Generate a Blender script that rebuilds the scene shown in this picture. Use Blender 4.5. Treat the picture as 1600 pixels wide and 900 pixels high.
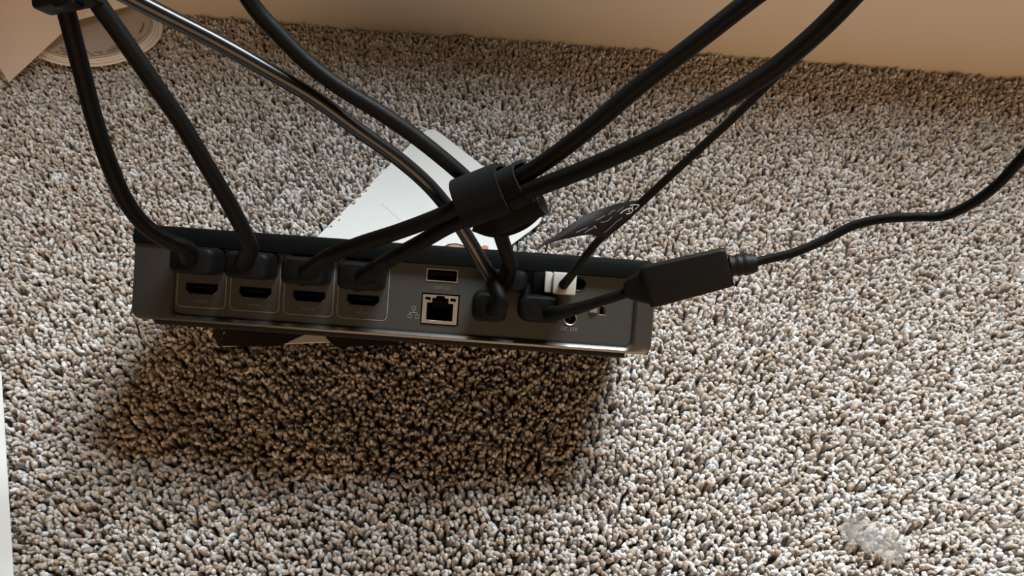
import bpy, bmesh, math, random
import numpy as np
from mathutils import Vector, Matrix, Euler

for o in list(bpy.data.objects):
    bpy.data.objects.remove(o)
S = bpy.context.scene
COL = S.collection
random.seed(4)

# ------------------------------------------------------------------ camera
F = 1250.0
PITCH, ROLL, CH = math.radians(55), math.radians(4.3), 0.385
RC = Matrix.Rotation(math.pi/2-PITCH, 3, 'X') @ Matrix.Rotation(ROLL, 3, 'Z')
CP = Vector((0, 0, CH))
cam_d = bpy.data.cameras.new('camera')
cam_d.sensor_width = 36
cam_d.lens = 36*F/1600
cam_d.clip_start = .01
cam = bpy.data.objects.new('camera', cam_d)
COL.objects.link(cam)
cam.matrix_world = Matrix.Translation(CP) @ RC.to_4x4()
S.camera = cam

# ------------------------------------------------------------------ world, lights, exposure
w = bpy.data.worlds.new('room_ambience')
S.world = w
w.use_nodes = True
bg = w.node_tree.nodes['Background']
bg.inputs[0].default_value = (.80, .66, .52, 1)
bg.inputs[1].default_value = .030

def area(name, loc, target, sx, sy, power, col):
    d = bpy.data.lights.new(name, 'AREA')
    d.shape = 'RECTANGLE'; d.size = sx; d.size_y = sy
    d.energy = power; d.color = col
    o = bpy.data.objects.new(name, d)
    COL.objects.link(o)
    o.location = loc
    o.rotation_euler = (Vector(target)-Vector(loc)).to_track_quat('-Z', 'Y').to_euler()
    return o
area('window_daylight', (.18, .53, .655), (.16, -.47, .355), .32, .30, 10.0, (.88, .95, 1.0))
area('warm_room_lamp', (.35, -2.1, .75), (.1, .5, .10), 2.2, 1.3, 14.0, (1.0, .62, .34))
S.view_settings.view_transform = 'Standard'
S.view_settings.look = 'None'
S.view_settings.gamma = 1
S.view_settings.use_curve_mapping = False
S.view_settings.exposure = 0.93

# ------------------------------------------------------------------ helpers
def at(x, y, d):
    """a place seen in the photograph at camera depth d (metres)"""
    return CP + RC @ Vector(((x-800)/F*d, (450-y)/F*d, -d))
def on_floor(x, y, h=.010):
    r = RC @ Vector(((x-800)/F, (450-y)/F, -1))
    return CP + r*((h-CH)/r.z)

def mat(name, col, rough=.5, metal=0, noise=0, nscale=300, bump=0, bscale=600, spec=.5, sheen=0, coat=0):
    m = bpy.data.materials.new(name)
    m.use_nodes = True
    nt = m.node_tree
    b = nt.nodes['Principled BSDF']
    b.inputs['Base Color'].default_value = (*col, 1)
    b.inputs['Roughness'].default_value = rough
    b.inputs['Metallic'].default_value = metal
    b.inputs['Specular IOR Level'].default_value = spec
    if coat:
        b.inputs['Coat Weight'].default_value = coat; b.inputs['Coat Roughness'].default_value = .18
    if sheen: b.inputs['Sheen Weight'].default_value = sheen
    tc = nt.nodes.new('ShaderNodeTexCoord')
    if noise:
        n = nt.nodes.new('ShaderNodeTexNoise'); n.inputs['Scale'].default_value = nscale
        n.inputs['Detail'].default_value = 4
        r = nt.nodes.new('ShaderNodeMapRange')
        r.inputs['To Min'].default_value = 1-noise; r.inputs['To Max'].default_value = 1+noise
        mx = nt.nodes.new('ShaderNodeVectorMath'); mx.operation = 'SCALE'
        mx.inputs[0].default_value = col
        nt.links.new(tc.outputs['Object'], n.inputs['Vector'])
        nt.links.new(n.outputs['Fac'], r.inputs['Value'])
        nt.links.new(r.outputs[0], mx.inputs['Scale'])
        nt.links.new(mx.outputs[0], b.inputs['Base Color'])
    if bump:
        n = nt.nodes.new('ShaderNodeTexNoise'); n.inputs['Scale'].default_value = bscale
        bp = nt.nodes.new('ShaderNodeBump'); bp.inputs['Strength'].default_value = bump
        bp.inputs['Distance'].default_value = .001
        nt.links.new(tc.outputs['Object'], n.inputs['Vector'])
        nt.links.new(n.outputs['Fac'], bp.inputs['Height'])
        nt.links.new(bp.outputs[0], b.inputs['Normal'])
    return m

M = dict(
    shell=mat('grey_anodised_shell', (.075, .070, .064), .34, .6, .12, 900, .06, 3000, coat=.8),
    panel=mat('grey_port_panel', (.060, .062, .058), .40, .45, .10, 500, .05, 2500),
    black=mat('black_top_reflection', (.0028, .003, .003), .6, 0, .2, 400, spec=.06),  # black stands in for the dark reflection along the top edge
    foot=mat('black_foot_rubber', (.004, .004, .004), .8),
    hole=mat('black_port_plastic', (.0035, .0035, .0035), .5, spec=.08),
    steel=mat('dull_port_steel', (.66, .58, .50), .35, .9, .15, 800),
    darksteel=mat('dark_port_steel', (.055, .05, .045), .35, .8, .15, 800),
    jacket=mat('satin_black_cable_jacket', (.0042, .0044, .0042), .50, 0, .25, 250, .1, 1500, .09),
    gloss=mat('glossy_black_cable_jacket', (.004, .005, .007), .27, 0, .2, 250, spec=.5),
    plug=mat('black_plug_overmould', (.0040, .0042, .0042), .5, 0, .2, 300, .15, 2500, .11),
    coupler=mat('black_coupler_plastic', (.0045, .0045, .0042), .52, 0, .15, 300, .15, 2500, .18),
    strap=mat('black_hook_and_loop', (.0060, .0064, .0066), .85, 0, .3, 900, .6, 4000, .15),
    flag=mat('black_satin_flag', (.0085, .0072, .0070), .6, 0, .3, 500, .3, 3000, .2),
    mark=mat('pale_flag_print', (.34, .33, .26), .7),
    dimmark=mat('dim_flag_print', (.085, .078, .07), .7),
    print=mat('pale_panel_print', (.17, .17, .16), .6),
    faint=mat('faint_panel_print', (.10, .10, .095), .6),
    whiteplug=mat('white_plug_plastic', (.42, .41, .37), .4, 0, .05, 300),
    card=mat('white_card', (.80, .83, .81), .7, 0, .03, 60, .08, 300),
    cardbrown=mat('dark_brown_card_patch', (.030, .020, .014), .6, 0, .3, 120),
    orange=mat('orange_card_print', (.62, .17, .08), .6, 0, .2, 300),
    tan=mat('tan_card_print', (.45, .25, .17), .6, 0, .2, 300),
    manila=mat('warm_manila_paper', (.66, .55, .45), .8, 0, .03, 20),
    cream=mat('cream_paper', (.86, .80, .70), .8, 0, .03, 20),
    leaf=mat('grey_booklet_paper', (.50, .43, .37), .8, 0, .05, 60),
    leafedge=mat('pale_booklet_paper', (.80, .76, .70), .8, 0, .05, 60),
    ink=mat('faded_ink', (.13, .10, .085), .8),
    white=mat('white_sheet_paper', (.84, .88, .86), .7, 0, .02, 20),
    paint=mat('cream_trim_paint', (.72, .66, .57), .45, 0, .03, 6, .05, 300),
    wall=mat('cream_wall_paint', (.70, .63, .54), .8, 0, .03, 6, .1, 300),
    frame=mat('white_window_paint', (.8, .8, .78), .4, 0, .03, 6),
)

def link(name, me, m, parent=None, smooth=True):
    o = bpy.data.objects.new(name, me)
    COL.objects.link(o)
    if m is not None: me.materials.append(m)
    if smooth:
        for p in me.polygons: p.use_smooth = True
        me.set_sharp_from_angle(angle=math.radians(38))
    if parent is not None: o.parent = parent
    return o
def bm_obj(name, bm, m, parent=None, smooth=True):
    bmesh.ops.recalc_face_normals(bm, faces=bm.faces)
    me = bpy.data.meshes.new(name); bm.to_mesh(me); bm.free()
    return link(name, me, m, parent, smooth)
def tag(o, label=None, cat=None, group=None, kind=None):
    for k, v in (('label', label), ('category', cat), ('group', group), ('kind', kind)):
        if v: o[k] = v
    return o
def empty(name, loc, rot=None):
    o = bpy.data.objects.new(name, None)
    COL.objects.link(o)
    o.empty_display_size = .01
    m4 = Matrix.Translation(loc)
    if rot is not None: m4 = m4 @ rot.to_4x4()
    o.matrix_world = m4
    return o
def inv_of(parent):
    while parent is not None and parent.parent is not None: parent = parent.parent   # parts sit at their root's origin
    return parent.matrix_world.inverted() if parent is not None else Matrix()

def box(bm, size, loc=(0, 0, 0), bevel=0, seg=2, rot=None, mtx=None):
    r = bmesh.ops.create_cube(bm, size=1)
    vs = r['verts']
    bmesh.ops.scale(bm, vec=size, verts=vs)
    if bevel:
        es = list({e for v in vs for e in v.link_edges})
        rr = bmesh.ops.bevel(bm, geom=es, offset=bevel, segments=seg, affect='EDGES', profile=.5)
        vs = list({v for f in rr['faces'] for v in f.verts} | {v for v in vs if v.is_valid})
        # all verts connected
        seen = set(vs); st = list(vs)
        while st:
            v = st.pop()
            for e in v.link_edges:
                u = e.other_vert(v)
                if u not in seen: seen.add(u); st.append(u)
        vs = list(seen)
    m4 = Matrix.Translation(loc)
    if rot is not None: m4 = m4 @ rot.to_4x4()
    if mtx is not None: m4 = mtx @ m4
    bmesh.ops.transform(bm, matrix=m4, verts=vs)
    return vs

def rrect(w_, h_, r, n=5, cx=0, cy=0):
    pts = []
    for (sx, sy, a0) in ((1, 1, 0), (-1, 1, 90), (-1, -1, 180), (1, -1, 270)):
        for k in range(n+1):
            a = math.radians(a0+90*k/n)
            pts.append((cx+sx*(w_/2-r)+r*math.cos(a), cy+sy*(h_/2-r)+r*math.sin(a)))
    return pts
def loft(bm, rings, cap0=True, cap1=True, closed=True):
    vr = [[bm.verts.new(p) for p in ring] for ring in rings]
    n = len(vr[0])
    for a, b in zip(vr, vr[1:]):
        for i in range(n if closed else n-1):
            bm.faces.new((a[i], a[(i+1) % n], b[(i+1) % n], b[i]))
    if cap0: bm.faces.new(vr[0])
    if cap1: bm.faces.new(vr[-1])
    return vr
def plate(outer, holes, t):
    """flat plate with real holes, lying in XY, thickness t"""
    cu = bpy.data.curves.new('tmp', 'CURVE'); cu.dimensions = '2D'; cu.fill_mode = 'BOTH'
    cu.extrude = t/2
    for loop in [outer]+holes:
        sp = cu.splines.new('POLY'); sp.points.add(len(loop)-1)
        for p, q in zip(sp.points, loop): p.co = (q[0]*1000, q[1]*1000, 0, 1)
        sp.use_cyclic_u = True
    cu.extrude = t/2*1000
    o = bpy.data.objects.new('tmp', cu); COL.objects.link(o)
    dg = bpy.context.evaluated_depsgraph_get()
    me = bpy.data.meshes.new_from_object(o.evaluated_get(dg))
    bpy.data.objects.remove(o); bpy.data.curves.remove(cu)
    me.transform(Matrix.Scale(.001, 4))
    bm = bmesh.new(); bm.from_mesh(me); bpy.data.meshes.remove(me)
    bmesh.ops.remove_doubles(bm, verts=bm.verts, dist=1e-6)
    return bm

def smooth_path(pts, sub=8):
    P = [Vector(p) for p in pts]
    P = [P[0]*2-P[1]] + P + [P[-1]*2-P[-2]]
    out = []
    for i in range(1, len(P)-2):
        a, b, c, d = P[i-1:i+3]
        # centripetal Catmull-Rom
        t0 = 0; t1 = t0+max((b-a).length, 1e-6)**.5; t2 = t1+max((c-b).length, 1e-6)**.5; t3 = t2+max((d-c).length, 1e-6)**.5
        for k in range(sub):
            t = t1+(t2-t1)*k/sub
            A1 = a*((t1-t)/(t1-t0))+b*((t-t0)/(t1-t0)); A2 = b*((t2-t)/(t2-t1))+c*((t-t1)/(t2-t1)); A3 = c*((t3-t)/(t3-t2))+d*((t-t2)/(t3-t2))
            B1 = A1*((t2-t)/(t2-t0))+A2*((t-t0)/(t2-t0)); B2 = A2*((t3-t)/(t3-t1))+A3*((t-t1)/(t3-t1))
            out.append(B1*((t2-t)/(t2-t1))+B2*((t-t1)/(t2-t1)))
    out.append(P[-2])
    return out
def sweep(bm, path, prof, up=Vector((0, 0, 1)), scale=None, caps=True):
    """sweep 2-D profile (list of (a,b)) along path with a transported frame"""
    n = len(path); T = []
    for i in range(n):
        T.append((path[min(i+1, n-1)]-path[max(i-1, 0)]).normalized())
    nrm = (up-T[0]*up.dot(T[0]))
    if nrm.length < 1e-4: nrm = T[0].orthogonal()
    nrm.normalize(); rings = []
    for i in range(n):
        nrm = (nrm-T[i]*nrm.dot(T[i])).normalized()
        b = T[i].cross(nrm)
        s = scale(i/(n-1)) if scale else 1
        rings.append([path[i]+(b*p[0]+nrm*p[1])*s for p in prof])
    loft(bm, rings, caps, caps)
def circ(r, n=16): return [(r*math.cos(2*math.pi*k/n), r*math.sin(2*math.pi*k/n)) for k in range(n)]
def tube(bm, pts, r, sub=8, n=16, scale=None): sweep(bm, smooth_path(pts, sub), circ(r, n), scale=scale)
def local(bm, parent):
    bmesh.ops.transform(bm, matrix=inv_of(parent), verts=bm.verts); return bm

# ------------------------------------------------------------------ room shell
WY = .497          # face of the wall behind
bm = bmesh.new(); box(bm, (5, 5, .05), (0, -1.95, -.025))
tag(bm_obj('floor', bm, mat('carpet_backing', (.20, .17, .14), .95, 0, .35, 260, .6, 260), None, False), kind='structure')
# wall with a real window opening (x -.03...39, z .46...88)
WX0, WX1, WZ0, WZ1 = -.03, .39, .46, .88
bm = bmesh.new()
for x0, x1, z0, z1 in ((-2.5, WX0, 0, 2.4), (WX1, 2.5, 0, 2.4), (WX0, WX1, 0, WZ0), (WX0, WX1, WZ1, 2.4)):
    box(bm, (x1-x0, .10, z1-z0), ((x0+x1)/2, WY+.05, (z0+z1)/2))
bmesh.ops.remove_doubles(bm, verts=bm.verts, dist=1e-5)
tag(bm_obj('wall_back', bm, M['wall'], None, False), kind='structure')
bm = bmesh.new()
prof = [(0, 0), (-.012, 0), (-.012, .082), (-.010, .088), (-.006, .092), (-.004, .100), (0, .102)]
loft(bm, [[(x, WY+a, b) for a, b in prof] for x in (-2.5, 2.5)])
tag(bm_obj('baseboard_back', bm, M['paint'], None, False), kind='structure')
wroot = empty('window_1', ((WX0+WX1)/2, WY+.05, WZ0)); tag(wroot, kind='structure')
bm = plate(rrect(WX1-WX0, WZ1-WZ0, .001, 1), [rrect(WX1-WX0-.05, WZ1-WZ0-.05, .001, 1)], .03)
o = bm_obj('window_frame', bm, M['frame'], wroot, False)
o.location = (0, 0, (WZ1-WZ0)/2); o.rotation_euler = (math.pi/2, 0, 0)
bm = bmesh.new(); box(bm, (WX1-WX0+.04, .03, .015), (0, -.060, -.008), .003)
bm_obj('window_sill', bm, M['frame'], wroot, False)

# ------------------------------------------------------------------ carpet pile
def vnoise(x, y, s, seed):
    r = np.random.RandomState(seed).rand(256, 256)
    X, Y = x/s+100, y/s+100
    i, j = np.floor(X).astype(int), np.floor(Y).astype(int)
    fx, fy = X-i, Y-j; fx = fx*fx*(3-2*fx); fy = fy*fy*(3-2*fy)
    g = lambda a, b: r[a % 256, b % 256]
    return (g(i, j)*(1-fx)+g(i+1, j)*fx)*(1-fy)+(g(i, j+1)*(1-fx)+g(i+1, j+1)*fx)*fy

CARD = [(-.0617, .3846), (.0200, .3155), (-.0560, .2210), (-.1500, .2100)]
DISC_C = Vector((-.3040, .4330)); DISC_R = .047
def in_poly(x, y, P, grow=0):
    c = np.zeros(x.shape, bool); n = len(P)
    for k in range(n):
        (x1, y1), (x2, y2) = P[k], P[(k+1) % n]
        c ^= ((y1 > y) != (y2 > y)) & (x < (x2-x1)*(y-y1)/(y2-y1+1e-12)+x1)
    return c
def pile(name, sp, region, r0, sides, rings, seed, parent=None):
    rs = np.random.RandomState(seed)
    xs = np.arange(-1.0, 1.0, sp); ys = np.arange(-.5, WY-.014, sp*.87)
    X, Y = np.meshgrid(xs, ys)
    X[1::2] += sp/2
    X = X.ravel()+rs.uniform(-.42, .42, X.size)*sp; Y = Y.ravel()+rs.uniform(-.42, .42, Y.size)*sp
    k = region(X, Y) & (Y < WY-.014)
    X, Y = X[k], Y[k]; N = X.size
    h = .0078+.0022*vnoise(X, Y, .012, 1)+.0018*vnoise(X, Y, .05, 2)+rs.uniform(-.0016, .0012, N)
    flat = in_poly(X, Y, [(-.0617, .390), (.028, .3155), (-.056, .215), (-.158, .205)])
    flat |= (X+.304)**2+(Y-.433)**2 < .050**2
    flat |= (X < -.20-(Y-.07)*.5) & (Y < .21) & (X > -.5)
    h = np.where(flat, np.minimum(h, .0070), h)
    ang = 2*math.pi*2.2*vnoise(X, Y, .016, 3)+rs.normal(0, .9, N)
    lean = rs.uniform(.0008, .0042, N)*sp/.0029
    curl = rs.uniform(-1.8, 1.8, N); rad = r0*rs.uniform(.75, 1.25, N)
    sq = rs.uniform(.75, 1.0, N); ph = rs.uniform(0, 6.28, N)
    T = np.linspace(0, 1, rings); RAD = np.interp(T, [0, .35, .7, .88, 1], [.75, 1.05, 1.15, 1.1, .85])
    V = np.zeros((N, rings*sides+1, 3), np.float32)
    for i, t in enumerate(T):
        a = ang+curl*t
        cx = X+np.cos(a)*lean*t**1.4; cy = Y+np.sin(a)*lean*t**1.4
        cz = .001+(h-.001)*math.sin(min(t, 1)*1.5)
        tilt = t*.9
        for s in range(sides):
            b = 2*math.pi*s/sides+ph+t*2.2      # twisted yarn
            wob = 1+.22*math.cos(2*(2*math.pi*s/sides))
            u = rad*RAD[i]*wob*np.cos(b); v = rad*RAD[i]*sq*np.sin(b)
            V[:, i*sides+s, 0] = cx+u*np.cos(a)*math.cos(tilt)-v*np.sin(a)
            V[:, i*sides+s, 1] = cy+u*np.sin(a)*math.cos(tilt)+v*np.cos(a)
            V[:, i*sides+s, 2] = cz-u*math.sin(tilt)
    a = ang+curl*1.08
    V[:, -1, 0] = X+np.cos(a)*lean*1.10; V[:, -1, 1] = Y+np.sin(a)*lean*1.10; V[:, -1, 2] = h+rad*.45
    q = []
    for i in range(rings-1):
        for s in range(sides):
            q.append((i*sides+s, i*sides+(s+1) % sides, (i+1)*sides+(s+1) % sides, (i+1)*sides+s))
    tt = [((rings-1)*sides+s, (rings-1)*sides+(s+1) % sides, rings*sides) for s in range(sides)]
    q = np.array(q); tt = np.array(tt); nv = rings*sides+1
    off = (np.arange(N)*nv)[:, None, None]
    Q = (q[None]+off).reshape(N, -1); TT = (tt[None]+off).reshape(N, -1)
    loops = np.concatenate([Q, TT], 1).ravel().astype(np.int32)
    per = np.concatenate([np.full(len(q), 4), np.full(len(tt), 3)])
    cnt = np.tile(per, N); start = np.concatenate([[0], np.cumsum(cnt)[:-1]]).astype(np.int32)
    me = bpy.data.meshes.new(name)
    me.vertices.add(N*nv); me.vertices.foreach_set('co', V.ravel())
    me.loops.add(loops.size); me.loops.foreach_set('vertex_index', loops)
    me.polygons.add(cnt.size); me.polygons.foreach_set('loop_start', start)
    me.update(calc_edges=True)
    me.polygons.foreach_set('use_smooth', np.ones(cnt.size, bool))
    shade = np.clip(.5+.25*rs.normal(0, 1, N)+.35*(vnoise(X, Y, .006, 7)-.5), 0, 1)
    att = me.attributes.new('yarn', 'FLOAT', 'POINT')
    att.data.foreach_set('value', np.repeat(shade, nv).astype(np.float32))
    me.validate()
    return link(name, me, CARPET, parent, False)

CARPET = bpy.data.materials.new('beige_grey_twist_pile'); CARPET.use_nodes = True
nt = CARPET.node_tree; b = nt.nodes['Principled BSDF']
b.inputs['Subsurface Weight'].default_value = .5; b.inputs['Subsurface Scale'].default_value = .0015
b.inputs['Subsurface Radius'].default_value = (1, .8, .6)
b.inputs['Roughness'].default_value = .75; b.inputs['Specular IOR Level'].default_value = .25
at_ = nt.nodes.new('ShaderNodeAttribute'); at_.attribute_name = 'yarn'
rp = nt.nodes.new('ShaderNodeValToRGB')
for e, (p, c) in zip([rp.color_ramp.elements[0], rp.color_ramp.elements[1], rp.color_ramp.elements.new(.45)],
                     [(0, (.43, .36, .30)), (1, (.80, .74, .67)), (.45, (.61, .54, .47))]):
    e.position = p; e.color = (*c, 1)
nt.links.new(at_.outputs['Fac'], rp.inputs[0])
tcn = nt.nodes.new('ShaderNodeTexCoord'); nz = nt.nodes.new('ShaderNodeTexNoise'); nz.inputs['Scale'].default_value = 1400
bp = nt.nodes.new('ShaderNodeBump'); bp.inputs['Strength'].default_value = .8; bp.inputs['Distance'].default_value = .0009
nt.links.new(tcn.outputs['Object'], nz.inputs['Vector']); nt.links.new(nz.outputs['Fac'], bp.inputs['Height'])
nt.links.new(bp.outputs[0], b.inputs['Normal'])
nt.links.new(rp.outputs[0], b.inputs['Base Color'])
near = lambda x, y: (np.abs(x-.01) < .29+.33*y) & (y > .045)
tag(pile('carpet_pile', .0025, near, .00120, 5, 4, 11), 'short twisted beige grey carpet pile under and around the box', 'carpet', kind='stuff')
tag(pile('carpet_pile', .0046, lambda x, y: ~near(x, y) & (np.abs(x) < .62) & (y > -.12), .0023, 4, 3, 12), 'short twisted beige grey carpet pile at the outskirts of the floor', 'carpet', kind='stuff')

# ------------------------------------------------------------------ the switch box
DW, DH, DD = .228, .0401, .104
RD = Matrix.Rotation(.0035, 3, 'Z') @ Matrix.Rotation(math.radians(37), 3, 'X')
DO = Vector((-.0513, .1958, .0962))
def dev(u, v, z):            # millimetres on the port face -> world
    return DO + RD @ Vector((u/1000, v/1000, z/1000))
box_root = empty('video_switch_box', DO + RD @ Vector((0, -DH/2, -DD)), RD)
tag(box_root, 'slim dark grey switch box stood on end on the carpet with its ports facing up', 'switch box')
OFF = Vector((0, DH/2, DD))
def part(name, bm, m, parent=box_root, smooth=True):
    """geometry given in port-face coordinates (metres)"""
    if parent is box_root: bmesh.ops.translate(bm, vec=OFF, verts=bm.verts)
    else: bmesh.ops.translate(bm, vec=OFF, verts=bm.verts)
    return bm_obj(name, bm, m, parent, smooth)
PC = (.0045, -.0012); PW, PH = .2015, .0322          # recess in the face
FZ = -.0022                                         # port panel level
bm = bmesh.new()
def ring(w_, h_, r, z, c=(0, 0)): return [(x, y, z) for x, y in rrect(w_, h_, r, 5, *c)]
loft(bm, [ring(DW-.003, DH-.003, .0035, -DD), ring(DW, DH, .004, -DD+.0015), ring(DW, DH, .004, -.0011),
          ring(DW-.0006, DH-.0006, .004, -.0003), ring(DW-.002, DH-.002, .0035, 0),
          ring(PW+.0025, PH+.0027, .0044, 0, PC), ring(PW+.0023, PH+.0025, .0043, -.00008, PC), ring(PW+.0003, PH+.0003, .0033, -.00085, PC), ring(PW+.0001, PH+.0001, .0032, -.0010, PC), ring(PW-.0002, PH-.0002, .003, -.0045, PC)], cap1=False)
part('shell', bm, M['shell'])
# upper edge of the shell, painted black for the dark room it reflects
bm = bmesh.new()
pr = [(.0128, .0001), (.0133, .0009), (.0185, .0010), (.0208, -.0002), (.0212, -.0020), (.0212, -DD+.002), (.0195, -DD+.002), (.0195, -.001), (.0135, -.001)]
loft(bm, [[(x, y, z) for y, z in pr] for x in (-DW/2-.0002, DW/2-.0030)])
part('dark_reflection_top', bm, M['black'])
bm = bmesh.new(); box(bm, (.2085, DD-.006, .0042), (-.0010, -DH/2-.0016, -DD/2), .0008, 2)
me_rot = None
bm.free(); bm = bmesh.new()
box(bm, (.2085, .0030, DD-.006), (-.0010, -DH/2-.0008, -DD/2-.001), .0006, 2)
part('base_plate', bm, M['foot'])

def poly_rect(cx, cy, w_, h_): return [(cx-w_/2, cy-h_/2), (cx+w_/2, cy-h_/2), (cx+w_/2, cy+h_/2), (cx-w_/2, cy+h_/2)]
def hdmi(cx, cy, k=1.0):
    w_, h_, c, l = .0145*k, .0050*k, .0019, .0020
    return [(cx-w_/2+c, cy-h_/2), (cx+w_/2-c, cy-h_/2), (cx+w_/2, cy-h_/2+l), (cx+w_/2, cy+h_/2), (cx-w_/2, cy+h_/2), (cx-w_/2, cy-h_/2+l)]
HU = [-.0845, -.0609, -.0372, -.0135]
VL, VU = -.0052, .0080
usb_c, rj_c = (.0204, .0083), (.0204, -.0066)
holes = [hdmi(u, VL) for u in HU]+[hdmi(u, VU) for u in HU]
holes += [poly_rect(*usb_c, .0138, .0056), poly_rect(*rj_c, .0168, .0138)]
holes += [poly_rect(.0918, -.0020, .0030, .0042)]
def circle(cx, cy, r, n=24): return [(cx+r*math.cos(2*math.pi*k/n), cy+r*math.sin(2*math.pi*k/n)) for k in range(n)]
holes += [circle(.0778, -.0066, .0030), circle(.0806, .0088, .0031)]
bm = plate([(x, y) for x, y in rrect(PW-.0002, PH-.0002, .003, 5, *PC)], holes, .0010)
bmesh.ops.translate(bm, vec=(0, 0, FZ-.0005), verts=bm.verts)
part('port_panel', bm, M['panel'], smooth=False)

def well(loop, depth, z=FZ, inset=0):
    """open-fronted liner behind a hole"""
    bm = bmesh.new()
    cx = sum(p[0] for p in loop)/len(loop); cy = sum(p[1] for p in loop)/len(loop)
    s = 1-inset
    inner = [(cx+(x-cx)*s, cy+(y-cy)*s) for x, y in loop]
    inner2 = [(cx+(x-cx)*(s-.06), cy+(y-cy)*(s-.06*2)) for x, y in loop]
    loft(bm, [[(x, y, z-.0002) for x, y in loop], [(x, y, z-.0001) for x, y in inner2], [(x, y, z-depth) for x, y in inner2]], cap0=False)
    return bm
def port(name, loop, depth, m, tongue=None, label=None):
    o = part(name, well(loop, depth), m, smooth=False)
    if label: o['label'] = label
    if tongue:
        (cx, cy, w_, h_, zt) = tongue
        b2 = bmesh.new(); box(b2, (w_, h_, depth-.001), (cx, cy, FZ-depth/2-zt), .0002, 1)
        part('tongue', b2, M['hole'], o, False)
    bk = bmesh.new(); box(bk, (max(p[0] for p in loop)-min(p[0] for p in loop)-.0012, max(p[1] for p in loop)-min(p[1] for p in loop)-.001, .0006), (sum(p[0] for p in loop)/len(loop), sum(p[1] for p in loop)/len(loop), FZ-depth+.0006))
    part('contact_block', bk, M['hole'], o, False)
    return o
for u in HU: port('video_port', hdmi(u, VL), .008, M['darksteel'], (u, VL+.0006, .0095, .0012, .002))
up_ = port('usb_port', poly_rect(*usb_c, .0138, .0056), .009, M['hole'], (usb_c[0], usb_c[1]+.0007, .0108, .0019, .0012), 'empty slim data port with a bright metal rim')
bm = plate(poly_rect(*usb_c, .0138, .0056), [poly_rect(*usb_c, .0129, .0047)], .0006)
bmesh.ops.translate(bm, vec=(0, 0, FZ), verts=bm.verts)
part('rim', bm, M['steel'], up_, False)
# network socket: a metal frame with two light windows and a notched opening
cx, cy = rj_c
open_ = [(cx-.0058, cy-.0050), (cx+.0058, cy-.0050), (cx+.0058, cy+.0028), (cx+.0036, cy+.0028), (cx+.0036, cy+.0049),
         (cx+.0022, cy+.0049), (cx+.0015, cy+.0060), (cx-.0015, cy+.0060), (cx-.0022, cy+.0049), (cx-.0036, cy+.0049), (cx-.0036, cy+.0028), (cx-.0058, cy+.0028)]
bm = plate(poly_rect(cx, cy-.0001, .0154, .0126), [open_, poly_rect(cx-.0055, cy+.0044, .0024, .0014), poly_rect(cx+.0055, cy+.0044, .0024, .0014)], .0008)
bmesh.ops.translate(bm, vec=(0, 0, FZ+.0001), verts=bm.verts)
rj = part('network_socket', bm, M['steel'], smooth=False)
rj['label'] = 'metal framed network socket with two small light windows'
bm = bmesh.new(); box(bm, (.0150, .0122, .0008), (cx, cy, FZ-.0100)); box(bm, (.0102, .0010, .0012), (cx, cy-.0020, FZ-.0090))
box(bm, (.0165, .0005, .010), (cx, cy-.0066, FZ-.0055)); box(bm, (.0165, .0005, .010), (cx, cy+.0066, FZ-.0055))
box(bm, (.0005, .0135, .010), (cx-.0081, cy, FZ-.0055)); box(bm, (.0005, .0135, .010), (cx+.0081, cy, FZ-.0055))
part('socket_cavity', bm, M['hole'], rj, False)
bm = bmesh.new()
for k in range(8): box(bm, (.0004, .0040, .0004), (cx-.0035+.001*k, cy+.0016, FZ-.0075), rot=Matrix.Rotation(.6, 3, 'X'))
part('contacts', bm, M['darksteel'], rj, False)
# direct-current jack and audio jack
for (jx, jy, rr_, nm, lb) in ((.0778, -.0066, .0030, 'power_jack', 'round power inlet with a bright rim'), (.0806, .0088, .0031, 'audio_jack', 'round black jack half hidden behind the white plug')):
    bm = bmesh.new()
    def cr(r, z): return [(jx+r*math.cos(2*math.pi*k/28), jy+r*math.sin(2*math.pi*k/28), z) for k in range(28)]
    loft(bm, [cr(rr_, FZ-.0006), cr(rr_, FZ+.0002), cr(rr_*.93, FZ+.0004), cr(rr_*.82, FZ+.0001), cr(rr_*.80, FZ-.008)], False, True)
    j = part(nm, bm, M['steel'] if nm == 'power_jack' else M['darksteel']); j['label'] = lb
    bm = bmesh.new(); loft(bm, [cr(rr_*.77, FZ-.0006), cr(rr_*.77, FZ-.0075)], False, True)
    part('jack_bore', bm, M['hole'], j)
    if nm == 'power_jack':
        bm = bmesh.new(); loft(bm, [cr(.0006, FZ-.007), cr(.0006, FZ-.001), cr(.0003, FZ-.0006)]); part('pin', bm, M['darksteel'], j)
# slide switch
sw = port('slide_switch', poly_rect(.0918, -.0020, .0030, .0042), .004, M['steel'], None, 'tiny square opening of a slide switch beside a grey knob')
bm = bmesh.new(); box(bm, (.0034, .0030, .0012), (.0876, -.0016, FZ+.0005), .0003, 1)
for k in range(3): box(bm, (.0003, .0028, .0004), (.0867+.0009*k, -.0016, FZ+.0012))
part('switch_knob', bm, M['steel'], sw, False)

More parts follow.
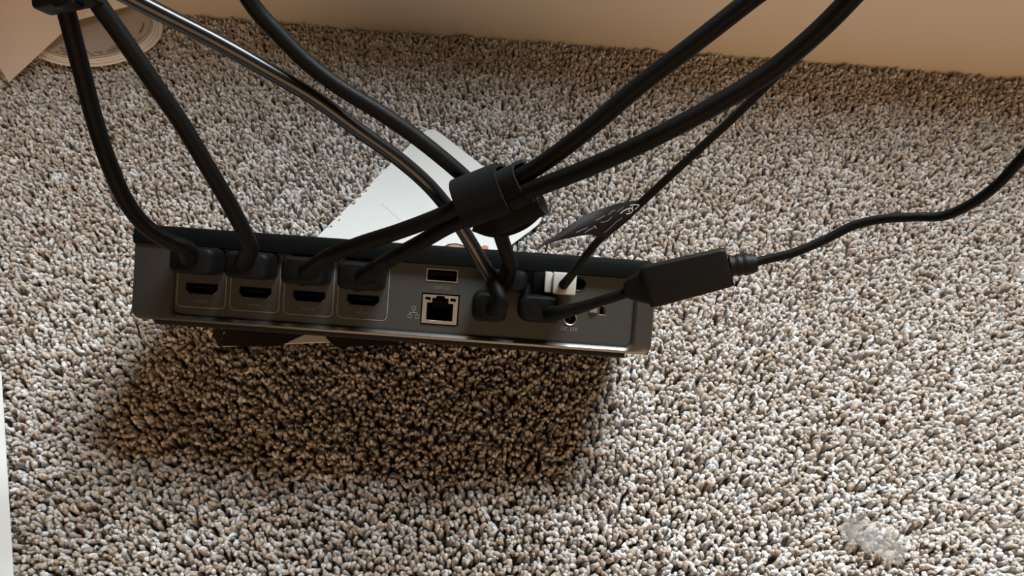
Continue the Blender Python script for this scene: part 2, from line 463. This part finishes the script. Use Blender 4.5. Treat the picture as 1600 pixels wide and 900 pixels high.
# printing on the port panel
def stroke(bm, pts, wdt, z=FZ+.00012, closed=False):
    P = [Vector((x, y)) for x, y in pts]
    n = len(P); lo, hi = [], []
    for i in range(n):
        a = P[(i-1) % n] if (closed or i > 0) else P[i]; c = P[(i+1) % n] if (closed or i < n-1) else P[i]
        t = (c-a).normalized(); nn = Vector((-t.y, t.x))*wdt/2
        lo.append(P[i]-nn); hi.append(P[i]+nn)
    rings = [[(lo[i].x, lo[i].y, z-.0001), (hi[i].x, hi[i].y, z-.0001), (hi[i].x, hi[i].y, z), (lo[i].x, lo[i].y, z)] for i in range(n)]
    if closed: rings.append(rings[0])
    loft(bm, rings, not closed, not closed)
edges = [(-.0952, -.0738), (-.0718, -.0502), (-.0482, -.0266), (-.0246, -.0026)]
bm = bmesh.new()
for a, b_ in edges:
    stroke(bm, rrect(b_-a, .0262, .0022, 4, (a+b_)/2, -.0003), .00035, closed=True)
part('port_outline', bm, M['print'], smooth=False)['label'] = 'thin pale rounded outlines printed around the four port columns'
def text(name, s, cx, cy, size, m, parent=box_root, z=FZ+.00003):
    cu = bpy.data.curves.new('t', 'FONT'); cu.body = s; cu.size = size; cu.align_x = 'CENTER'; cu.align_y = 'CENTER'; cu.extrude = .00005
    o = bpy.data.objects.new('t', cu); COL.objects.link(o)
    me = bpy.data.meshes.new_from_object(o.evaluated_get(bpy.context.evaluated_depsgraph_get()))
    bpy.data.objects.remove(o)
    me.transform(Matrix.Translation(Vector((cx, cy, z))+OFF))
    return link(name, me, m, parent, False)
for k, u in enumerate(HU): text('printed_text', 'HDMI', u, -.0107, .0022, M['faint'])
text('printed_text', 'USB 2.0', .0204, .0029, .0021, M['faint'])
text('printed_text', 'DC 12V', .0776, -.0112, .0023, M['print'])
bm = bmesh.new()   # network symbol: three little nodes joined
for x, y in ((.0090, -.0070), (.0074, -.0106), (.0106, -.0106)):
    stroke(bm, [(x-.0008, y-.0007), (x+.0008, y-.0007), (x+.0008, y+.0007), (x-.0008, y+.0007)], .0003, closed=True)
stroke(bm, [(.0090, -.0077), (.0090, -.0089)], .0003); stroke(bm, [(.0074, -.0089), (.0106, -.0089)], .0003)
stroke(bm, [(.0074, -.0089), (.0074, -.0099)], .0003); stroke(bm, [(.0106, -.0089), (.0106, -.0099)], .0003)
part('network_symbol', bm, M['print'], smooth=False)

# ------------------------------------------------------------------ cables
def root_at(name, p): return empty(name, p, RD)
def plug_body(root, u, v, w_, h_, z1, r=.003, m=None, name='plug', taper=.9, holes=None):
    """overmoulded plug leaving the port face at (u,v) mm, out to z1 mm"""
    bm = bmesh.new()
    def rg(k, z, rr): return [dev(0, 0, 0)+RD @ Vector((u/1000+x, v/1000+y, z/1000)) for x, y in rrect(w_*k, h_*k, min(rr*k, h_*k/2-.0003), 6)]
    loft(bm, [rg(.96, -1.9, r), rg(1, -1.4, r), rg(1, z1*.55, r), rg((1+taper)/2, z1*.85, r), rg(taper, z1-.8, r), rg(taper*.86, z1, r)])
    return bm_obj(name, local(bm, root), m or M['plug'], root)
def plug_tip(root, u, v, w_, h_, m):
    bm = bmesh.new()
    c = dev(u, v, -4.5)
    box(bm, (w_, h_, .006), (0, 0, 0), .0003, 1, mtx=Matrix.Translation(c) @ RD.to_4x4())
    return bm_obj('plug_tip', local(bm, root), m, root, False)
def cord(root, pts, r, m, name='cord', sub=8, scale=None):
    bm = bmesh.new(); tube(bm, pts, r, sub, 18, scale)
    return bm_obj(name, local(bm, root), m, root)
def relief(root, pts, r0, r1, name='strain_relief', m=None):
    bm = bmesh.new(); sweep(bm, smooth_path(pts, 8), circ(1, 18), scale=lambda t: r0+(r1-r0)*min(1, t*1.1)**.8)
    return bm_obj(name, local(bm, root), m or M['plug'], root)

def beyond(pts, n=3):
    """carry a cord on upward past the frame towards the desk"""
    d = (pts[-1]-pts[-2]).normalized()
    p = pts[-1]; out = list(pts)
    for k in range(1, n+1):
        d = (d+Vector((0, .02, .25))).normalized(); p = p+d*.05; out.append(p)
    return out

def video_cable(u, label, path, r, m, plugargs, tail=True, group=None, tip=(.0138, .0044), first=None):
    pu, pv, pw, ph, pz = plugargs
    root = root_at('video_cable', dev(pu, pv, -2)); tag(root, label, 'cable', group)
    plug_body(root, pu, pv, pw, ph, pz)
    plug_tip(root, pu, pv, tip[0], tip[1], M['darksteel'])
    pts = [at(*p) for p in path]
    s = dev(pu+first[0], pv+first[1], pz-2) if first else dev(pu, pv, pz-2)
    head = [s]+pts[:2]
    relief(root, [s-(pts[0]-s)*.3, s, s.lerp(pts[0], .5), pts[0]], r*1.5, r*1.05)
    allp = [s]+pts
    if tail: allp = beyond(allp)
    cord(root, allp, r, m)
    return root

R6 = .0031
video_cable(0, 'satin black cable from the leftmost upper port curving up to the top left corner',
    [(292, 388, .318), (262, 376, .313), (226, 352, .309), (197, 315, .305), (172, 260, .298), (150, 195, .292), (130, 120, .283), (112, 50, .275), (100, 0, .270), (92, -60, .262)],
    R6, M['jacket'], (-84.3, 7.3, .0196, .0118, 13), first=(-1, 1))
video_cable(0, 'satin black cable from the second upper port rising to the top left corner',
    [(391, 385, .318), (381, 362, .313), (362, 325, .308), (325, 262, .300), (283, 192, .292), (236, 124, .283), (185, 50, .274), (150, 0, .268), (124, -55, .264)],
    R6, M['jacket'], (-61.1, 6.9, .0196, .0118, 13), first=(-1, 1))
# two cords that run up to the right through the strap
video_cable(0, 'thick black cable from the third upper port, upper of the two rising right',
    [(512, 401, .318), (560, 382, .312), (625, 361, .306), (690, 336, .300), (735, 313, .295), (785, 288, .290), (828, 268, .284), (878, 234, .277), (930, 193, .271), (1000, 133, .264), (1085, 68, .256), (1172, 0, .248), (1250, -60, .240)],
    R6, M['jacket'], (-37.3, 6.2, .0192, .0120, 13), first=(2, 0))
video_cable(0, 'thick black cable from the fourth upper port, lower of the two rising right',
    [(612, 404, .317), (655, 380, .311), (700, 354, .304), (740, 336, .297), (785, 316, .290), (835, 295, .282), (900, 270, .273), (965, 242, .265), (1040, 206, .257), (1120, 163, .250), (1205, 110, .243), (1275, 52, .236), (1327, 0, .230), (1380, -60, .222)],
    R6, M['jacket'], (-13.4, 5.8, .0192, .0122, 13), first=(2, 0))
video_cable(0, 'black cable from the upper port beside a silver latch up to the top left',
    [(797, 412, .322), (788, 385, .318), (776, 350, .312), (762, 318, .305), (732, 283, .300), (690, 246, .296), (640, 207, .292), (588, 172, .288), (530, 136, .284), (480, 98, .280), (432, 50, .275), (400, 15, .271), (372, -30, .265)],
    .0029, M['jacket'], (49.5, 8.4, .0165, .0095, 11), first=(-1, 1))
# glossy data cable with a square device plug
root = root_at('data_cable', dev(42.5, -3.4, -2)); tag(root, 'glossy black cable with a bright blue sheen running to the lower socket mid box', 'cable')
plug_body(root, 42.3, -3.2, .0150, .0128, 14, .0035)
plug_tip(root, 42.3, -3.2, .0118, .0105, M['darksteel'])
pts = [dev(44, -4, 12)]+[at(*p) for p in [(782, 474, .322), (770, 440, .325), (752, 408, .324), (732, 374, .321), (705, 332, .317), (672, 292, .312), (625, 250, .305), (560, 203, .296), (490, 152, .287), (420, 111, .279), (340, 66, .270), (270, 30, .262), (212, 0, .256), (150, -35, .250)]]
relief(root, [pts[0]-Vector((0, 0, .002)), pts[0], pts[1], pts[2]], .0040, .0031)
cord(root, beyond(pts[1:]), .0029, M['gloss'])
# silver tab on the port next to it
bm = bmesh.new(); box(bm, (.0030, .0036, .004), (0, 0, 0), .0010, 3, mtx=Matrix.Translation(dev(55.3, 9.9, .5)) @ RD.to_4x4())
bm_obj('silver_latch', local(bm, box_root), M['steel'], box_root)['label'] = 'small shiny latch beside the upper plug'

# dark rear half of the double data port with white plug
bm = bmesh.new(); box(bm, (.0058, .0100, .0065), (0, 0, 0), .0006, 2, mtx=Matrix.Translation(dev(63.0, 8.0, 1)) @ RD.to_4x4())
bm_obj('port_hood', local(bm, box_root), M['hole'], box_root)
root = root_at('thin_cable', dev(71.5, 8.7, -2)); tag(root, 'thin black cable with a white plug and a black fabric flag', 'cable')
bm = bmesh.new()
mt = Matrix.Translation(dev(73.3, 8.9, 5.5)) @ RD.to_4x4()
box(bm, (.0098, .0092, .013), (0, 0, 0), .0007, 2, mtx=mt)
pl = bm_obj('plug', local(bm, root), M['whiteplug'], root); pl['label'] = 'blocky white plug'
bm = bmesh.new()
box(bm, (.0030, .0088, .011), (0, 0, 0), .0005, 2, mtx=Matrix.Translation(dev(66.5, 9.0, 4.0)) @ RD.to_4x4())
box(bm, (.0022, .0076, .009), (0, 0, 0), .0003, 1, mtx=Matrix.Translation(dev(68.3, 8.9, 3.0)) @ RD.to_4x4())
bm_obj('plug_side_shell', local(bm, pl), M['whiteplug'], pl)
gp = [dev(73.0, 8.4, 8), at(884, 441, .322), at(896, 426, .320), at(915, 400, .317), at(938, 373, .313), at(968, 348, .308), at(1005, 314, .303), at(1050, 272, .297), at(1100, 226, .291), at(1150, 180, .285), at(1200, 131, .279), at(1248, 86, .272), at(1290, 48, .262), at(1330, 5, .252), at(1375, -50, .245)]
cord(root, beyond(gp), .00155, M['jacket'])
relief(root, [gp[0], gp[1], gp[2], gp[3]], .0022, .0016)
# fabric flag wrapped on the thin cable
top = [(843, 384, .296), (872, 365, .297), (900, 345, .298), (915, 335, .300), (940, 326, .302), (965, 318, .304), (988, 314, .304), (1010, 314, .303)]
bot = [(843, 385, .296), (868, 377, .296), (890, 372, .297), (910, 368, .299), (925, 367, .302), (941, 372, .306), (968, 352, .306), (1006, 318, .302)]
NA, NB = 29, 9
tp = smooth_path([at(*p) for p in top], 4); bt = smooth_path([at(*p) for p in bot], 4)
nv = (tp[14]-tp[10]).cross(bt[12]-tp[12]).normalized()
if nv.dot(CP-tp[12]) < 0: nv = -nv
def flag_pt(s, t, lift=0.):
    i = min(s, .9999)*(len(tp)-1); k = int(i); f = i-k
    a = tp[k].lerp(tp[k+1], f); c = bt[k].lerp(bt[k+1], f)
    return a.lerp(c, t)+nv*(lift+.0012*math.sin(math.pi*t)*math.sin(math.pi*s))
bm = bmesh.new()
F1 = [[bm.verts.new(flag_pt(i/(NA-1), j/(NB-1), .0003)) for j in range(NB)] for i in range(NA)]
F2 = [[bm.verts.new(flag_pt(i/(NA-1), j/(NB-1), -.0003)) for j in range(NB)] for i in range(NA)]
for i in range(NA-1):
    for j in range(NB-1):
        bm.faces.new((F1[i][j], F1[i+1][j], F1[i+1][j+1], F1[i][j+1])); bm.faces.new((F2[i][j], F2[i][j+1], F2[i+1][j+1], F2[i+1][j]))
for i in range(NA-1):
    bm.faces.new((F1[i][0], F2[i][0], F2[i+1][0], F1[i+1][0])); bm.faces.new((F1[i][-1], F1[i+1][-1], F2[i+1][-1], F2[i][-1]))
for j in range(NB-1):
    bm.faces.new((F1[0][j], F1[0][j+1], F2[0][j+1], F2[0][j])); bm.faces.new((F1[-1][j], F2[-1][j], F2[-1][j+1], F1[-1][j+1]))
fl = bm_obj('flag', local(bm, root), M['flag'], root); fl['label'] = 'folded black fabric flag with pale woven squiggles'
# the squiggles: pixel strokes laid on the flag plane
P0 = flag_pt(.6, .4, .0016)
def on_flag(x, y):
    r = RC @ Vector(((x-800)/F, (450-y)/F, -1))
    # nearest flag surface point by search along the ray
    best = None
    for i in range(61):
        for j in range(17):
            p = flag_pt(i/60, j/16, .0006)
            q = RC.transposed() @ (p-CP); px = 800+F*q.x/-q.z; py = 450-F*q.y/-q.z
            d = (px-x)**2+(py-y)**2
            if best is None or d < best[0]: best = (d, -q.z)
    return CP+r*(best[1]-.0011)
def px(cx, cy): return (900+cx*110/1600, 305+cy*60/873)
bm = bmesh.new()
for s in ([(1230, 235), (1330, 222), (1430, 235), (1390, 285), (1340, 325)], [(1010, 420), (1090, 355), (1180, 315), (1250, 300), (1290, 345), (1250, 400), (1180, 430), (1140, 425)], [(1180, 320), (1215, 350), (1190, 385)], [(1270, 240), (1290, 290)], [(420, 700), (465, 745)], ):
    tube(bm, [on_flag(*px(*p)) for p in s], .00022, 3, 5)
bm_obj('flag_print', local(bm, fl), M['mark'], fl)
bm = bmesh.new()
for s in ([(730, 445), (800, 390), (860, 350), (900, 360)], [(940, 375), (1080, 270)], [(450, 580), (560, 520), (660, 460)], [(560, 620), (680, 600), (770, 540), (815, 485)], [(640, 860), (780, 740), (930, 600), (1060, 515)], [(0, 850), (120, 800), (260, 740)], [(190, 860), (320, 780), (420, 730)]):
    tube(bm, [on_flag(*px(*p)) for p in s], .00016, 3, 5)
bm_obj('flag_print', local(bm, fl), M['dimmark'], fl)

# lower right plug and its short lead to the coupler
root = root_at('short_lead', dev(64, -3, -2)); tag(root, 'short black lead from the big lower right plug to the chunky coupler', 'cable')
plug_body(root, 64.0, -2.6, .0195, .0118, 13, .0045)
plug_tip(root, 64.0, -2.6, .0138, .0048, M['darksteel'])
sp = [dev(68, -4, 10), at(872, 489, .322), at(905, 481, .318), at(940, 470, .314), at(968, 461, .311), at(992, 453, .308)]
cord(root, sp, .0021, M['jacket']); relief(root, [sp[0], sp[1], sp[2], sp[3]], .0036, .0021)
def obox(a, b_, w0, h0, w1, h1, rr_, up):
    """rounded box swept from a to b with end sizes"""
    bm = bmesh.new(); T = (b_-a).normalized(); n_ = (up-T*up.dot(T)).normalized(); s_ = T.cross(n_)
    L = (b_-a).length; rings = []
    for k, (t, q) in enumerate([(0, .90), (.0008/L, .97), (.0022/L, 1), (1-.0022/L, 1), (1-.0008/L, .97), (1, .90)]):
        W_ = (w0+(w1-w0)*t); H_ = (h0+(h1-h0)*t)
        W_ -= (1-q)*.010; H_ -= (1-q)*.010
        rings.append([a+T*L*t+s_*x+n_*y for x, y in rrect(W_, H_, rr_, 5)])
    loft(bm, rings); return bm
view_up = RC @ Vector((0, 0, 1))      # coupler lies flat to the light from above
ax = at(1010, 448, .306); bx = at(1140, 416, .298)
na = at(977, 452, .309)
bm = obox(na, ax+(bx-ax)*.06, .0068, .0060, .0150, .0095, .0018, Vector((0, -.6, .8)))
bm_obj('connector', local(bm, root), M['coupler'], root)
root = empty('extension_cable', at(1075, 430, .302)); tag(root, 'black extension cable with chunky coupler curving out to the right edge', 'cable')
bm = obox(ax, bx, .0163, .0110, .0145, .0110, .0012, Vector((0, -.6, .8)))
cpl = bm_obj('coupler', local(bm, root), M['coupler'], root)
bm = bmesh.new()
T = (bx-ax).normalized(); st = bx; en = at(1182, 411, .2965)
sweep(bm, [st.lerp(en, k/14) for k in range(15)], circ(1, 18), scale=lambda t: .0042 if (t*14) % 4 < 1.9 and t < .72 else (.0038 if t < .9 else .0033))
bm_obj('strain_relief', local(bm, root), M['coupler'], root)
hp = [at(*p) for p in [(1170, 413, .297), (1195, 406, .296), (1240, 395, .293), (1290, 374, .290), (1335, 352, .286), (1380, 342, .281), (1430, 339, .275), (1475, 337, .269), (1520, 317, .261), (1560, 287, .253), (1592, 252, .246), (1625, 215, .240), (1680, 150, .232), (1760, 60, .225)]]
cord(root, beyond(hp, 4), .00165, M['jacket'])

# ------------------------------------------------------------------ straps
root = empty('cable_strap', at(790, 312, .292)); tag(root, 'black hook and loop strap wound around the crossing cables behind the box', 'strap')
def band(a, b_, prof, name, thick=.0011, turns=1.0, shift=0.0):
    bm = bmesh.new(); T = (b_-a).normalized()
    n_ = ((CP-a)-T*(CP-a).dot(T)).normalized(); s_ = T.cross(n_)
    outer, inner = [], []
    n = 48
    rings = []
    for k in range(n+1):
        f = k/n; ang = 2*math.pi*turns*f+shift
        ca, sa = math.cos(ang), math.sin(ang)
        e = 3.2
        q = (abs(ca)**e+abs(sa)**e)**(-1/e)
        grow = 1+.10*f
        x, y = prof[0]*ca*q*grow, prof[1]*sa*q*grow
        xi, yi = (prof[0]-thick)*ca*q*grow, (prof[1]-thick)*sa*q*grow
        rings.append([a+s_*x+n_*y, b_+s_*x+n_*y, b_+s_*xi+n_*yi, a+s_*xi+n_*yi])
    loft(bm, rings)
    return bm_obj(name, local(bm, root), M['strap'], root)
band(at(724, 318, .296), at(792, 292, .290), (.0088, .0086), 'outer_band', turns=1.15, shift=2.2)
band(at(785, 300, .293), at(822, 282, .288), (.0074, .0080), 'inner_band', turns=1.1, shift=.4)
band(at(772, 327, .300), at(838, 296, .295), (.0092, .0066), 'lower_band', turns=1.1, shift=1.0)
# tail of the strap folded under the bundle
bm = bmesh.new()
sweep(bm, smooth_path([at(745, 336, .303), at(775, 345, .306), (at(808, 335, .306)), at(838, 308, .302)], 6), rrect(.0016, .013, .0006, 2), up=RC @ Vector((0, 1, 0)))
bm_obj('strap_tail', local(bm, root), M['strap'], root)

root = empty('cable_clip', at(97, -5, .268)); tag(root, 'blocky black cable clip joining two cables at the top left corner', 'clip')
bm = obox(at(62, -4, .266), at(150, -22, .262), .0085, .0105, .0085, .0105, .0012, RC @ Vector((0, 1, 0)))
bm_obj('clip_body', local(bm, root), M['coupler'], root)
bm = obox(at(92, 6, .2625), at(122, -2, .2605), .0060, .0050, .0060, .0050, .0008, RC @ Vector((0, 1, 0)))
bm_obj('clip_latch', local(bm, root), M['coupler'], root)

# ------------------------------------------------------------------ papers on the carpet
def slab(P, t, z, bend=None):
    """thin sheet from a 2-D outline with thickness; fan of a grid-free polygon"""
    bm = bmesh.new()
    lo = [bm.verts.new((x, y, z)) for x, y in P]; hi = [bm.verts.new((x, y, z+t)) for x, y in P]
    n = len(P)
    bm.faces.new(hi); bm.faces.new(lo[::-1])
    for i in range(n): bm.faces.new((lo[i], lo[(i+1) % n], hi[(i+1) % n], hi[i]))
    return bm
def rounded(P, r, n=6):
    out = []
    for i in range(len(P)):
        a, p, c = Vector(P[i-1]), Vector(P[i]), Vector(P[(i+1) % len(P)])
        rr_ = r[i] if isinstance(r, (list, tuple)) else r
        d1, d2 = (a-p).normalized(), (c-p).normalized()
        s_, e_ = p+d1*rr_, p+d2*rr_
        for k in range(n+1):
            t = k/n; out.append(tuple((s_*(1-t)**2+p*2*t*(1-t)+e_*t*t)))
    return out
cr_ = empty('white_card', (-.055, .30, .0095)); tag(cr_, 'stiff white card with rounded corners lying under and behind the box', 'card')
outline = rounded([tuple(on_floor(672, 196)[:2]), tuple(on_floor(857, 340)[:2]), tuple(on_floor(600, 531)[:2]), tuple(on_floor(322, 543)[:2])], [.011, .012, .003, .012])
bm = slab(outline, .0007, .0098); bm_obj('card_sheet', local(bm, cr_), M['card'], cr_, False)
def patch(pix, m, z=.01056, nm='card_patch', par=cr_):
    bm = slab([tuple(on_floor(*p, z)[:2]) for p in pix], .00006, z)
    return bm_obj(nm, local(bm, par), m, par, False)
patch([(340, 541), (332, 520), (352, 496), (560, 480), (640, 500), (622, 539), (526, 542), (514, 533), (506, 523), (482, 521), (462, 529), (438, 541), (400, 541)], M['cardbrown'])['label'] = 'dark brown area at the near edge of the card'  # dark brown patch, notched where the card stays white
patch([(690, 387), (701, 381), (712, 380), (728, 384), (733, 392), (686, 394)], M['cardbrown'], .01056)
patch([(696, 387), (703, 383), (712, 382), (725, 386), (729, 392), (692, 394)], M['tan'], .01064)
patch([(751, 394), (751, 386), (757, 383), (763, 385), (763, 396)], M['orange'])['label'] = 'small orange printed spot'
# crease across the card
bm = bmesh.new(); a = on_floor(596, 318, .01052); c = on_floor(626, 345, .01052)
box(bm, ((c-a).length, .0005, .0001), (0, 0, 0), mtx=Matrix.Translation((a+c)/2) @ Matrix.Rotation(math.atan2((c-a).y, (c-a).x), 4, 'Z'))
bm_obj('card_crease', local(bm, cr_), mat('crease_grey', (.62, .65, .64), .8), cr_, False)

# round booklet of loose leaves at the top left
bk = empty('leaf_stack', (DISC_C.x, DISC_C.y, .009)); tag(bk, 'round stack of grey printed leaves on the carpet by the wall at top left', 'papers')
ctr = on_floor(150, 51, .012)
for k in range(6):
    c = Vector((ctr.x-.0005*k-.001, ctr.y+.0006*k+.0005)); R_ = .0470-.0013*k
    bm = bmesh.new(); N_ = 64; rings = []
    for rr_ in (0, .5, .8, .93, 1.0):
        rings.append([Vector((c.x+R_*rr_*math.cos(2*math.pi*j/N_), c.y+R_*.80*rr_*math.sin(2*math.pi*j/N_), .0100+.0008*k+.0022*max(0, rr_-.78)/.22*(1 if k == 0 else .35))) for j in range(N_)])
    cv = bm.verts.new(rings[0][0]); vr = [[bm.verts.new(p) for p in rg] for rg in rings[1:]]
    for j in range(N_):
        bm.faces.new((cv, vr[0][j], vr[0][(j+1) % N_]))
        for a, b_ in zip(vr, vr[1:]): bm.faces.new((a[j], b_[j], b_[(j+1) % N_], a[(j+1) % N_]))
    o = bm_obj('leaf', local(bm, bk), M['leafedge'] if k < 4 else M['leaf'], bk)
    sd = o.modifiers.new('thickness', 'SOLIDIFY'); sd.thickness = .0004
top_z = .0100+.0008*5+.0012
def arc_mark(r, a0, a1, wd, dash=None, m='ink'):
    bm = bmesh.new(); n = 24
    c = Vector((ctr.x-.0035, ctr.y+.0035))
    def pt(r_, a): return Vector((c.x+r_*math.cos(a), c.y+r_*.80*math.sin(a), top_z))
    for k in range(n):
        if dash and (k*7 % dash) < 2: continue
        a, b_ = a0+(a1-a0)*k/n, a0+(a1-a0)*(k+1)/n
        vs = [pt(r-wd/2, a), pt(r+wd/2, a), pt(r+wd/2, b_), pt(r-wd/2, b_)]
        lo = [bm.verts.new(v) for v in vs]; hi = [bm.verts.new(v+Vector((0, 0, .0002))) for v in vs]
        bm.faces.new(hi); bm.faces.new(lo[::-1])
        for i in range(4): bm.faces.new((lo[i], lo[(i+1) % 4], hi[(i+1) % 4], hi[i]))
    bm_obj('printed_line', local(bm, bk), M[m], bk, False)
D = math.radians
arc_mark(.0345, D(-112), D(-76), .0009, 5)
arc_mark(.0375, D(-110), D(-62), .0005, 6)
arc_mark(.0400, D(-112), D(-60), .0005, 4)
arc_mark(.0345, D(-52), D(-36), .0011, 4)
arc_mark(.0375, D(-58), D(-20), .0005)
arc_mark(.0400, D(-60), D(-15), .0005)
arc_mark(.0360, D(-8), D(14), .0008)
arc_mark(.0200, D(-200), D(-165), .0008, 5)

def sheet(name, P, m, label, cat, t=.0004):
    """P: list of 3-D corners (quad), bilinear grid with thickness"""
    bm = bmesh.new(); n = 12
    A, B, C_, D_ = [Vector(p) for p in P]
    g = [[None]*(n+1) for _ in range(n+1)]; g2 = [[None]*(n+1) for _ in range(n+1)]
    nn = (B-A).cross(D_-A).normalized()
    if nn.z < 0: nn = -nn
    for i in range(n+1):
        for j in range(n+1):
            u, v = i/n, j/n
            p = A.lerp(B, u).lerp(D_.lerp(C_, u), v)+nn*.0015*math.sin(math.pi*u)*math.sin(math.pi*v)
            g[i][j] = bm.verts.new(p); g2[i][j] = bm.verts.new(p+nn*t)
    for i in range(n):
        for j in range(n):
            bm.faces.new((g[i][j], g[i][j+1], g[i+1][j+1], g[i+1][j])); bm.faces.new((g2[i][j], g2[i+1][j], g2[i+1][j+1], g2[i][j+1]))
    for i in range(n):
        bm.faces.new((g[i][0], g[i+1][0], g2[i+1][0], g2[i][0])); bm.faces.new((g[i][n], g2[i][n], g2[i+1][n], g[i+1][n]))
        bm.faces.new((g[0][i], g2[0][i], g2[0][i+1], g[0][i+1])); bm.faces.new((g[n][i], g[n][i+1], g2[n][i+1], g2[n][i]))
    o = bm_obj(name, bm, m); tag(o, label, cat); return o
near_c = on_floor(14, 129, .012)
sheet('paper_sheet', [near_c, on_floor(136, 16, .030), on_floor(20, -60, .060), on_floor(-60, 8, .030)], M['manila'],
      'tan paper sheet whose pointed corner reaches the carpet at far left', 'paper')
sheet('paper_sheet', [on_floor(112, 34, .022), on_floor(206, 8.5, .019), on_floor(222, -26, .024), on_floor(126, -22, .024)], M['cream'],
      'bright cream paper edge between the two left cables above the leaf stack', 'paper')
sheet('paper_sheet', [(-.2590, .1850, .0115), (-.1965, .0560, .0115), (-.33, -.01, .0115), (-.3935, .119, .0115)], M['white'],
      'plain white paper sheet entering at the lower left edge on the carpet', 'paper')

# scrap of clear crumpled wrap
bm = bmesh.new()
c0 = on_floor(1364, 843, .011)
rs = random.Random(5)
n1, n2 = 12, 8
g = [[bm.verts.new((c0.x+(i/(n1-1)-.5)*.028+(j/(n2-1)-.5)*.009+rs.uniform(-.0011, .0011), c0.y-(i/(n1-1)-.5)*.013+(j/(n2-1)-.5)*.014+rs.uniform(-.0012, .0012), .0105+.0030*(rs.random())+.002*math.sin(math.pi*i/(n1-1)))) for j in range(n2)] for i in range(n1)]
for i in range(n1-1):
    for j in range(n2-1):
        if (i in (0, n1-2) and j in (0, n2-2)): continue
        bm.faces.new((g[i][j], g[i+1][j], g[i+1][j+1], g[i][j+1]))
wm = bpy.data.materials.new('clear_wrap'); wm.use_nodes = True
wb = wm.node_tree.nodes['Principled BSDF']; wb.inputs['Base Color'].default_value = (.98, .98, .96, 1); wb.inputs['Roughness'].default_value = .08
wb.inputs['Transmission Weight'].default_value = .9; wb.inputs['IOR'].default_value = 1.12
for v in [v for v in bm.verts if not v.link_faces]: bm.verts.remove(v)
o = bm_obj('wrap_scrap', bm, wm, None, False); sd = o.modifiers.new('thickness', 'SOLIDIFY'); sd.thickness = .0001
tag(o, 'crumpled scrap of clear wrap caught in the carpet at lower right', 'scrap')
